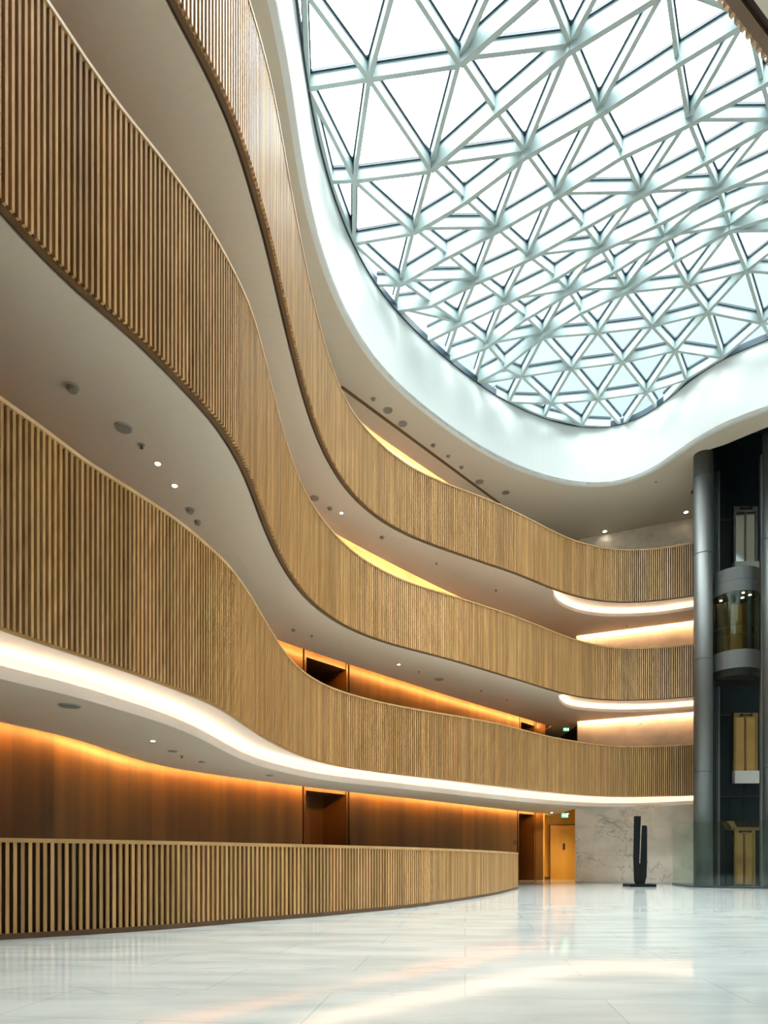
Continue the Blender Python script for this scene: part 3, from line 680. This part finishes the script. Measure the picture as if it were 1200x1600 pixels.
cn = MB(); a0, a1, a2 = PX(1130, 26.2), PX(1143, 26.0), PX(1188, 26.0); hz = lambda y: Z((HY-y)/F*26.)
cn.beam((a1[0], a1[1], hz(1297)), (a2[0], a2[1], hz(1297)), .5, 0, .1)
cn.add([(a0[0], 26.4, hz(1283)), (a0[0]+.25, 26.4, hz(1283)), (a1[0]+.2, 26.4, hz(1296)), (a1[0], 26.4, hz(1296)), (a0[0], 25.9, hz(1283)), (a0[0]+.25, 25.9, hz(1283)), (a1[0]+.2, 25.9, hz(1296)), (a1[0], 25.9, hz(1296))],
       [(0, 1, 2, 3), (7, 6, 5, 4), (0, 4, 5, 1), (1, 5, 6, 2), (2, 6, 7, 3), (3, 7, 4, 0)])
tag(cn.build('brass_ledge', M['brass']), 'bent brass ledge over the ground level lift door, behind the glass screen', 'ledge')

# lift cabin
KX, KY = PX(1148.5, 25.6); KR = .86; zc = lambda y: Z((HY-y)/F*(KY-.35))
lift = empty('lift_cabin', (KX, KY, zc(1048)), 'round glass lift cabin with grey steel bands hanging half way up the shaft', 'lift')
A0_, A1_a = math.radians(158), math.radians(372)
mb = MB(); mb.arc_wall((KX, KY), KR, .04, A0_, A1_a, zc(930), zc(893), 40); mb.cyl((KX, KY), KR-.05, zc(895), zc(893), 40); part(mb, 'top_band', M['steel'], lift)
mb = MB(); mb.arc_wall((KX, KY), KR+.003, .02, A0_, A1_a, zc(912)-.008, zc(912)+.008, 40); part(mb, 'band_joint', M['darksteel'], lift)
mb = MB(); mb.arc_wall((KX, KY), KR, .04, A0_, A1_a, zc(1048), zc(1020), 40); part(mb, 'bottom_band', M['steel'], lift)
mb = MB(); mb.cyl((KX, KY), KR-.04, zc(1022)-.02, zc(1022), 40); part(mb, 'cabin_floor', M['brass'], lift)
mb = MB(); mb.cyl((KX, KY), KR-.06, zc(1059), zc(1046), 40, KR-.02); mb.box((KX+.0, KY+.2, zc(1060)), (1.6, .5, .16)); part(mb, 'undercarriage', M['black'], lift)
mb = MB(); mb.arc_wall((KX, KY), KR-.02, .012, A0_, A1_a, zc(1020), zc(930), 40); part(mb, 'glass_shell', M['cabglass'], lift)
mb = MB(); mb.cyl((KX, KY), KR-.05, zc(930)+.06, zc(930)+.08, 40); cc_ = part(mb, 'cabin_ceiling', M['black'], lift)
for a_, r_ in ((-.5, .5), (.1, .3), (-1.4, .45), (2.4, .5)):
    mb = MB(); mb.cyl((KX+r_*math.cos(a_), KY+r_*math.sin(a_)), .05, zc(930)+.045, zc(930)+.06, 12); part(mb, 'spotlight', M['lamp'], lift)
for z, rr in ((zc(981), KR-.09), (zc(994), KR-.2)):
    mb = MB(); mb.arc_wall((KX, KY), rr, .03, A0_+.3, A1_a-.3, z-.015, z+.015, 30); part(mb, 'handrail', M['steel'], lift)
for a_ in (A0_+.02, A1_a-.02):
    mb = MB(); mb.box((KX+(KR+.02)*math.cos(a_), KY+(KR+.02)*math.sin(a_), (zc(893)+zc(1048))/2), (.07, .12, zc(893)-zc(1048)+.3)); part(mb, 'side_post', M['steel'], lift)
mb = MB(); mb.box((KX+.05, KY+.55, (zc(1022)+zc(930))/2), (1.35, .06, zc(930)-zc(1022))); part(mb, 'cabin_back', M['panel'], lift)
mb = MB(); mb.box((KX+.3, KY+.5, (zc(1022)+zc(930))/2), (.45, .05, zc(930)-zc(1022)-.1)); part(mb, 'cabin_door', gold, lift)  # carries the same put-in glow as the landing doors
mb = MB(); mb.cyl((KX-.1, KY+.42), .11, zc(1020), zc(930), 20); part(mb, 'control_column', M['steel'], lift)

# glass screen round the foot of the shaft
GY = 25.6*41/41.6
gs = empty('glass_screen', PX(1084, GY)+(0,), 'tall clear glass screen standing on the floor around the foot of the lift', 'glass screen')
ga, gb = PX(1083.5, 25.05), PX(1240, 23.5); gh = 1.43
def gpt(t): return (ga[0]+(gb[0]-ga[0])*t, ga[1]+(gb[1]-ga[1])*t)
for t0_, t1__ in ((0, .33), (.34, .67), (.68, 1)):
    u, v = gpt(t0_), gpt(t1__); mb = MB(); mb.beam((u[0], u[1], .06), (v[0], v[1], .06), .02, 0, gh+EYE-.06); part(mb, 'glass_panel', M['screenglass'], gs)
mb = MB(); mb.beam((ga[0], ga[1], .06), (ga[0]+.5, 28.0, .06), .02, 0, gh+EYE-.06); part(mb, 'glass_panel', M['screenglass'], gs)
mb = MB(); mb.beam((ga[0], ga[1], 0), (gb[0], gb[1], 0), .06, 0, .07); mb.beam((ga[0], ga[1], 0), (ga[0]+.5, 28., 0), .06, 0, .07); part(mb, 'base_channel', M['darksteel'], gs)
mb = MB(); mb.box((ga[0]+.04, ga[1]+.03, Z(gh)/2), (.035, .035, Z(gh))); part(mb, 'corner_post', M['steel'], gs)
mb = MB(); mb.beam((ga[0], ga[1], Z(gh)), (gb[0], gb[1], Z(gh)), .03, 0, .02); part(mb, 'top_edge', M['screenglass'], gs)

# ------------------------------------------------------------------ sculpture
SY = 26.0; SX = PX(1000, SY)[0]; sz = lambda y: Z((HY-y)/F*SY); sx = lambda x: PX(x, SY)[0]
scu = empty('sculpture', (SX, SY, 0), 'black two pronged abstract stone sculpture in front of the marble wall', 'sculpture')
mb = MB(); mb.box((sx(999), SY, .055), (1.0, .8, .11)); part(mb, 'base_slab', M['stone'], scu)
outl = [(992.5, 1383), (990.5, 1376), (989.3, 1340), (990.5, 1275.5), (1001.5, 1275.5), (1000.6, 1300), (999.0, 1349), (1000.2, 1349), (1002.3, 1300), (1002.9, 1290), (1010.2, 1290), (1011.2, 1294), (1011, 1350), (1010.2, 1370), (1007.5, 1383)]
bm = bmesh.new(); fr = [bm.verts.new((sx(x)-.38*.15, SY-.15, sz(y) if y < 1383 else .11)) for x, y in outl]; fc = bm.faces.new(fr)
ex = bmesh.ops.extrude_face_region(bm, geom=[fc])
for gq in ex['geom']:
    if isinstance(gq, bmesh.types.BMVert): gq.co.y = SY+.15; gq.co.x += .38*.30
bmesh.ops.recalc_face_normals(bm, faces=bm.faces); bmesh.ops.triangulate(bm, faces=[f for f in bm.faces if len(f.verts) > 4])
bmesh.ops.bevel(bm, geom=[e_ for e_ in bm.edges if e_.calc_face_angle(0) > .5], offset=.006, segments=2, affect='EDGES')
me = bpy.data.meshes.new('stone_body'); bm.to_mesh(me); bm.free(); me.materials.append(M['stone']); ob = bpy.data.objects.new('stone_body', me); C.objects.link(ob); ob.parent = scu; local(ob, scu)

# ------------------------------------------------------------------ small fittings on the soffits
def downlight(x, y, h, label, lit=True, r=.055, group=None):
    X, Y = P(x, y, h); z = Z(h)
    root = empty('downlight', (X, Y, z), label, 'downlight', group)
    mb = MB(); mb.cyl((X, Y), r, z-.012, z, 20); part(mb, 'trim_ring', M['lightgrey'], root)
    mb = MB(); mb.cyl((X, Y), r*.75, z-.018, z-.011, 16); part(mb, 'lamp_lens', M['lamp'] if lit else M['grey'], root)
def speaker(x, y, h, label, r=.16):
    r *= .85
    X, Y = P(x, y, h); z = Z(h); root = empty('ceiling_speaker', (X, Y, z), label, 'speaker')
    mb = MB(); mb.cyl((X, Y), r, z-.02, z, 28); part(mb, 'rim', M['lightgrey'], root)
    mb = MB(); mb.cyl((X, Y), r*.88, z-.026, z-.019, 28); part(mb, 'grille', M['grey'], root)
def detector(x, y, h, label, r=.085):
    r *= .75
    X, Y = P(x, y, h); z = Z(h); root = empty('smoke_detector', (X, Y, z), label, 'smoke detector')
    mb = MB(); mb.cyl((X, Y), r, z-.02, z, 20); part(mb, 'base', M['lightgrey'], root)
    mb = MB(); mb.cyl((X, Y), r*.6, z-.07, z-.02, 16, r*.85); part(mb, 'head', M['grey'], root)
def sprinkler(x, y, h, label):
    X, Y = P(x, y, h); z = Z(h); root = empty('sprinkler', (X, Y, z), label, 'sprinkler')
    mb = MB(); mb.cyl((X, Y), .05, z-.008, z, 16); part(mb, 'escutcheon', M['grey'], root)
    mb = MB(); mb.cyl((X, Y), .014, z-.05, z-.008, 10); mb.cyl((X, Y), .03, z-.055, z-.05, 12); part(mb, 'nozzle', M['steel'], root)
detector(113, 604, H2B, 'grey round detector on the left soffit under the middle balcony, nearest the camera', .13)
speaker(193, 668, H2B, 'dark round speaker grille on the soffit, left of the two lit downlights', .15)
sprinkler(221, 695, H2B, 'small sprinkler between the round speaker and the lit downlight')
downlight(246.5, 723.5, H2B, 'lit downlight nearer the dark speaker grille on the soffit under the middle balcony')
downlight(273, 758, H2B, 'lit downlight nearer the pair of small detectors on the soffit under the middle balcony')
detector(297, 796, H2B, 'larger detector of the pair beyond the two lit downlights', .12)
detector(309, 814.5, H2B, 'smaller detector of the pair beyond the two lit downlights', .09)
detector(458.5, 983, H2B, 'small detector on the soffit just above where the amber slot begins')
sprinkler(487, 993, H2B, 'sprinkler right of the detector where the amber slot begins')
downlight(623, 1038, H2B, 'small lit downlight in the middle of the grey soffit above the lowest balcony')
sprinkler(655, 1049, H2B, 'sprinkler between the small lit downlight and the speaker over the lowest balcony')
speaker(686, 1061, H2B, 'round speaker on the grey soffit over the middle of the lowest balcony', .2)
sprinkler(752, 1079, H2B, 'sprinkler on the grey soffit right of the round speaker over the lowest balcony')
sprinkler(792, 1093, H2B, 'sprinkler nearest the right end of the grey soffit over the lowest balcony')
speaker(491, 778, H3B, 'oval looking speaker on the narrow soffit under the top balcony', .17)
detector(515.5, 793.5, H3B, 'detector right of the speaker on the soffit under the top balcony', .11)
downlight(533.5, 801, H3B, 'tiny lit downlight on the soffit under the top balcony')
detector(597, 839, H3B, 'detector above the glowing slot over the middle balcony', .11)
sprinkler(682, 880, H3B, 'sprinkler in the middle of the dark soffit under the top balcony')
sprinkler(775, 922, H3B, 'sprinkler on the dark soffit nearer the right hand cove under the top balcony')
sprinkler(980, 978, H3B, 'sprinkler on the soffit below the top right cove, over the marble wall')
detector(583, 622.5, HC, 'small dark detector on the top ceiling, first along the white skylight wall', .12)
speaker(606, 641, HC, 'pale round speaker on the top ceiling left of the long dark groove end', .2)
speaker(629, 662, HC, 'pale oval grille on the top ceiling over the glowing slot', .2)
detector(677, 695, HC, 'dark detector on the top ceiling, first of three close together', .13)
detector(700.5, 712, HC, 'dark detector on the top ceiling, middle of three close together', .11)
detector(721, 729.5, HC, 'dark detector on the top ceiling, last of three close together', .12)
speaker(749, 752.5, HC, 'flat pale grille on the top ceiling beyond the three detectors', .22)
speaker(790, 769, HC, 'flat pale grille on the top ceiling at the right end of the dark groove', .2)
downlight(945, 830, HC, 'lit downlight on the top ceiling, lower left of the other one by the lift', r=.11)
downlight(1072, 800, HC, 'lit downlight on the top ceiling just left of the steel column', r=.11)
downlight(1025, 753, HC, 'unlit downlight on the top ceiling under the white skylight curve', False)
speaker(109, 1102, H1S, 'large grey round vent on the ground floor soffit at far left', .19)
downlight(239, 1157, H1S, 'lit downlight on the ground floor soffit over the left part of the desk')
speaker(270, 1173, H1S, 'flat speaker on the ground floor soffit right of the lit downlight', .12)
sprinkler(284, 1181, H1S, 'sprinkler on the ground floor soffit between two flat speakers')
speaker(316, 1190, H1S, 'flat speaker on the ground floor soffit, last of the small row', .10)
speaker(422, 1211, H1S, 'flat speaker on the ground floor soffit by the middle of the desk', .14)

# spot lamps of the corridor (their own light)
def spot(x, y, h, Y, label, power, size=1.2):
    X = PX(x, Y)[0]; z = Z(h); root = empty('downlight', (X, Y, z), label, 'downlight')
    mb = MB(); mb.cyl((X, Y), .08, z-.02, z, 18); part(mb, 'trim_ring', M['steel'], root)
    mb = MB(); mb.cyl((X, Y), .05, z-.03, z-.019, 14); part(mb, 'lamp_lens', M['lamp'], root)
    ld = bpy.data.lights.new('lamp', 'SPOT'); ld.energy = power; ld.color = (1, .72, .38); ld.spot_size = size; ld.spot_blend = .7; ld.shadow_soft_size = .06
    lo = bpy.data.objects.new('lamp', ld); C.objects.link(lo); lo.parent = root; lo.location = (0, 0, -.05)
spot(862, 0, H1S, 33.2, 'lit downlight in the corridor ceiling left of the green exit sign', 120, 2.3)
spot(887, 0, H1S, 33.9, 'lit downlight in the corridor ceiling over the amber door', 120, 2.3)

# exit signs
def exit_sign(x, y, Y, label, w=.32, hh=.22, ceil_h=None):
    X = PX(x, Y)[0]; z = Z((HY-y)/F*Y); root = empty('exit_sign', (X, Y, z), label, 'exit sign')
    mb = MB(); mb.box((X, Y, z), (w, .05, hh)); part(mb, 'sign_face', M['green'], root)
    fy = Y-.03; mb = MB()
    mb.cyl((X-.04, fy), .018, z+.045, z+.075, 8)
    mb.box((X-.04, fy, z+.01), (.03, .01, .07)); mb.box((X-.065, fy, z-.04), (.05, .01, .02)); mb.box((X-.015, fy, z-.05), (.02, .01, .06)); mb.box((X-.04, fy, z+.025), (.1, .01, .015))
    mb.box((X+.09, fy, z), (.05, .01, .15)); mb.box((X-.115, fy, z), (.05, .01, .02))
    part(mb, 'pictogram', M['signwhite'], root)
    mb = MB(); mb.box((X, Y, z+hh/2+.05), (.03, .03, .1)); part(mb, 'hanger', M['steel'], root)
exit_sign(882.5, 1274, 33.6, 'green exit sign hanging from the ceiling at ground level beside the marble wall')
exit_sign(884.5, 1139, 33.0, 'small green exit sign in the dark corridor above the lowest balcony', .26, .2)
# wall fittings beside the desk end
root = empty('door_intercom', (*PX(804, 30.5), 1.9), 'small dark control unit on the timber wall beyond the end of the desk', 'intercom')
q = by_x(wall0c, 802, 806)[0]; mb = MB(); mb.box((q[0], q[1]-.05, 1.9), (.14, .08, .2)); part(mb, 'housing', M['steel'], root)
mb = MB(); mb.box((q[0], q[1]-.1, 1.92), (.07, .02, .07)); part(mb, 'button_plate', M['lamp'] if False else M['brass'], root)
print('nodes', len(node), 'segs', len(segs), 'visible', sum(1 for s_ in segs if s_[0] == 0))
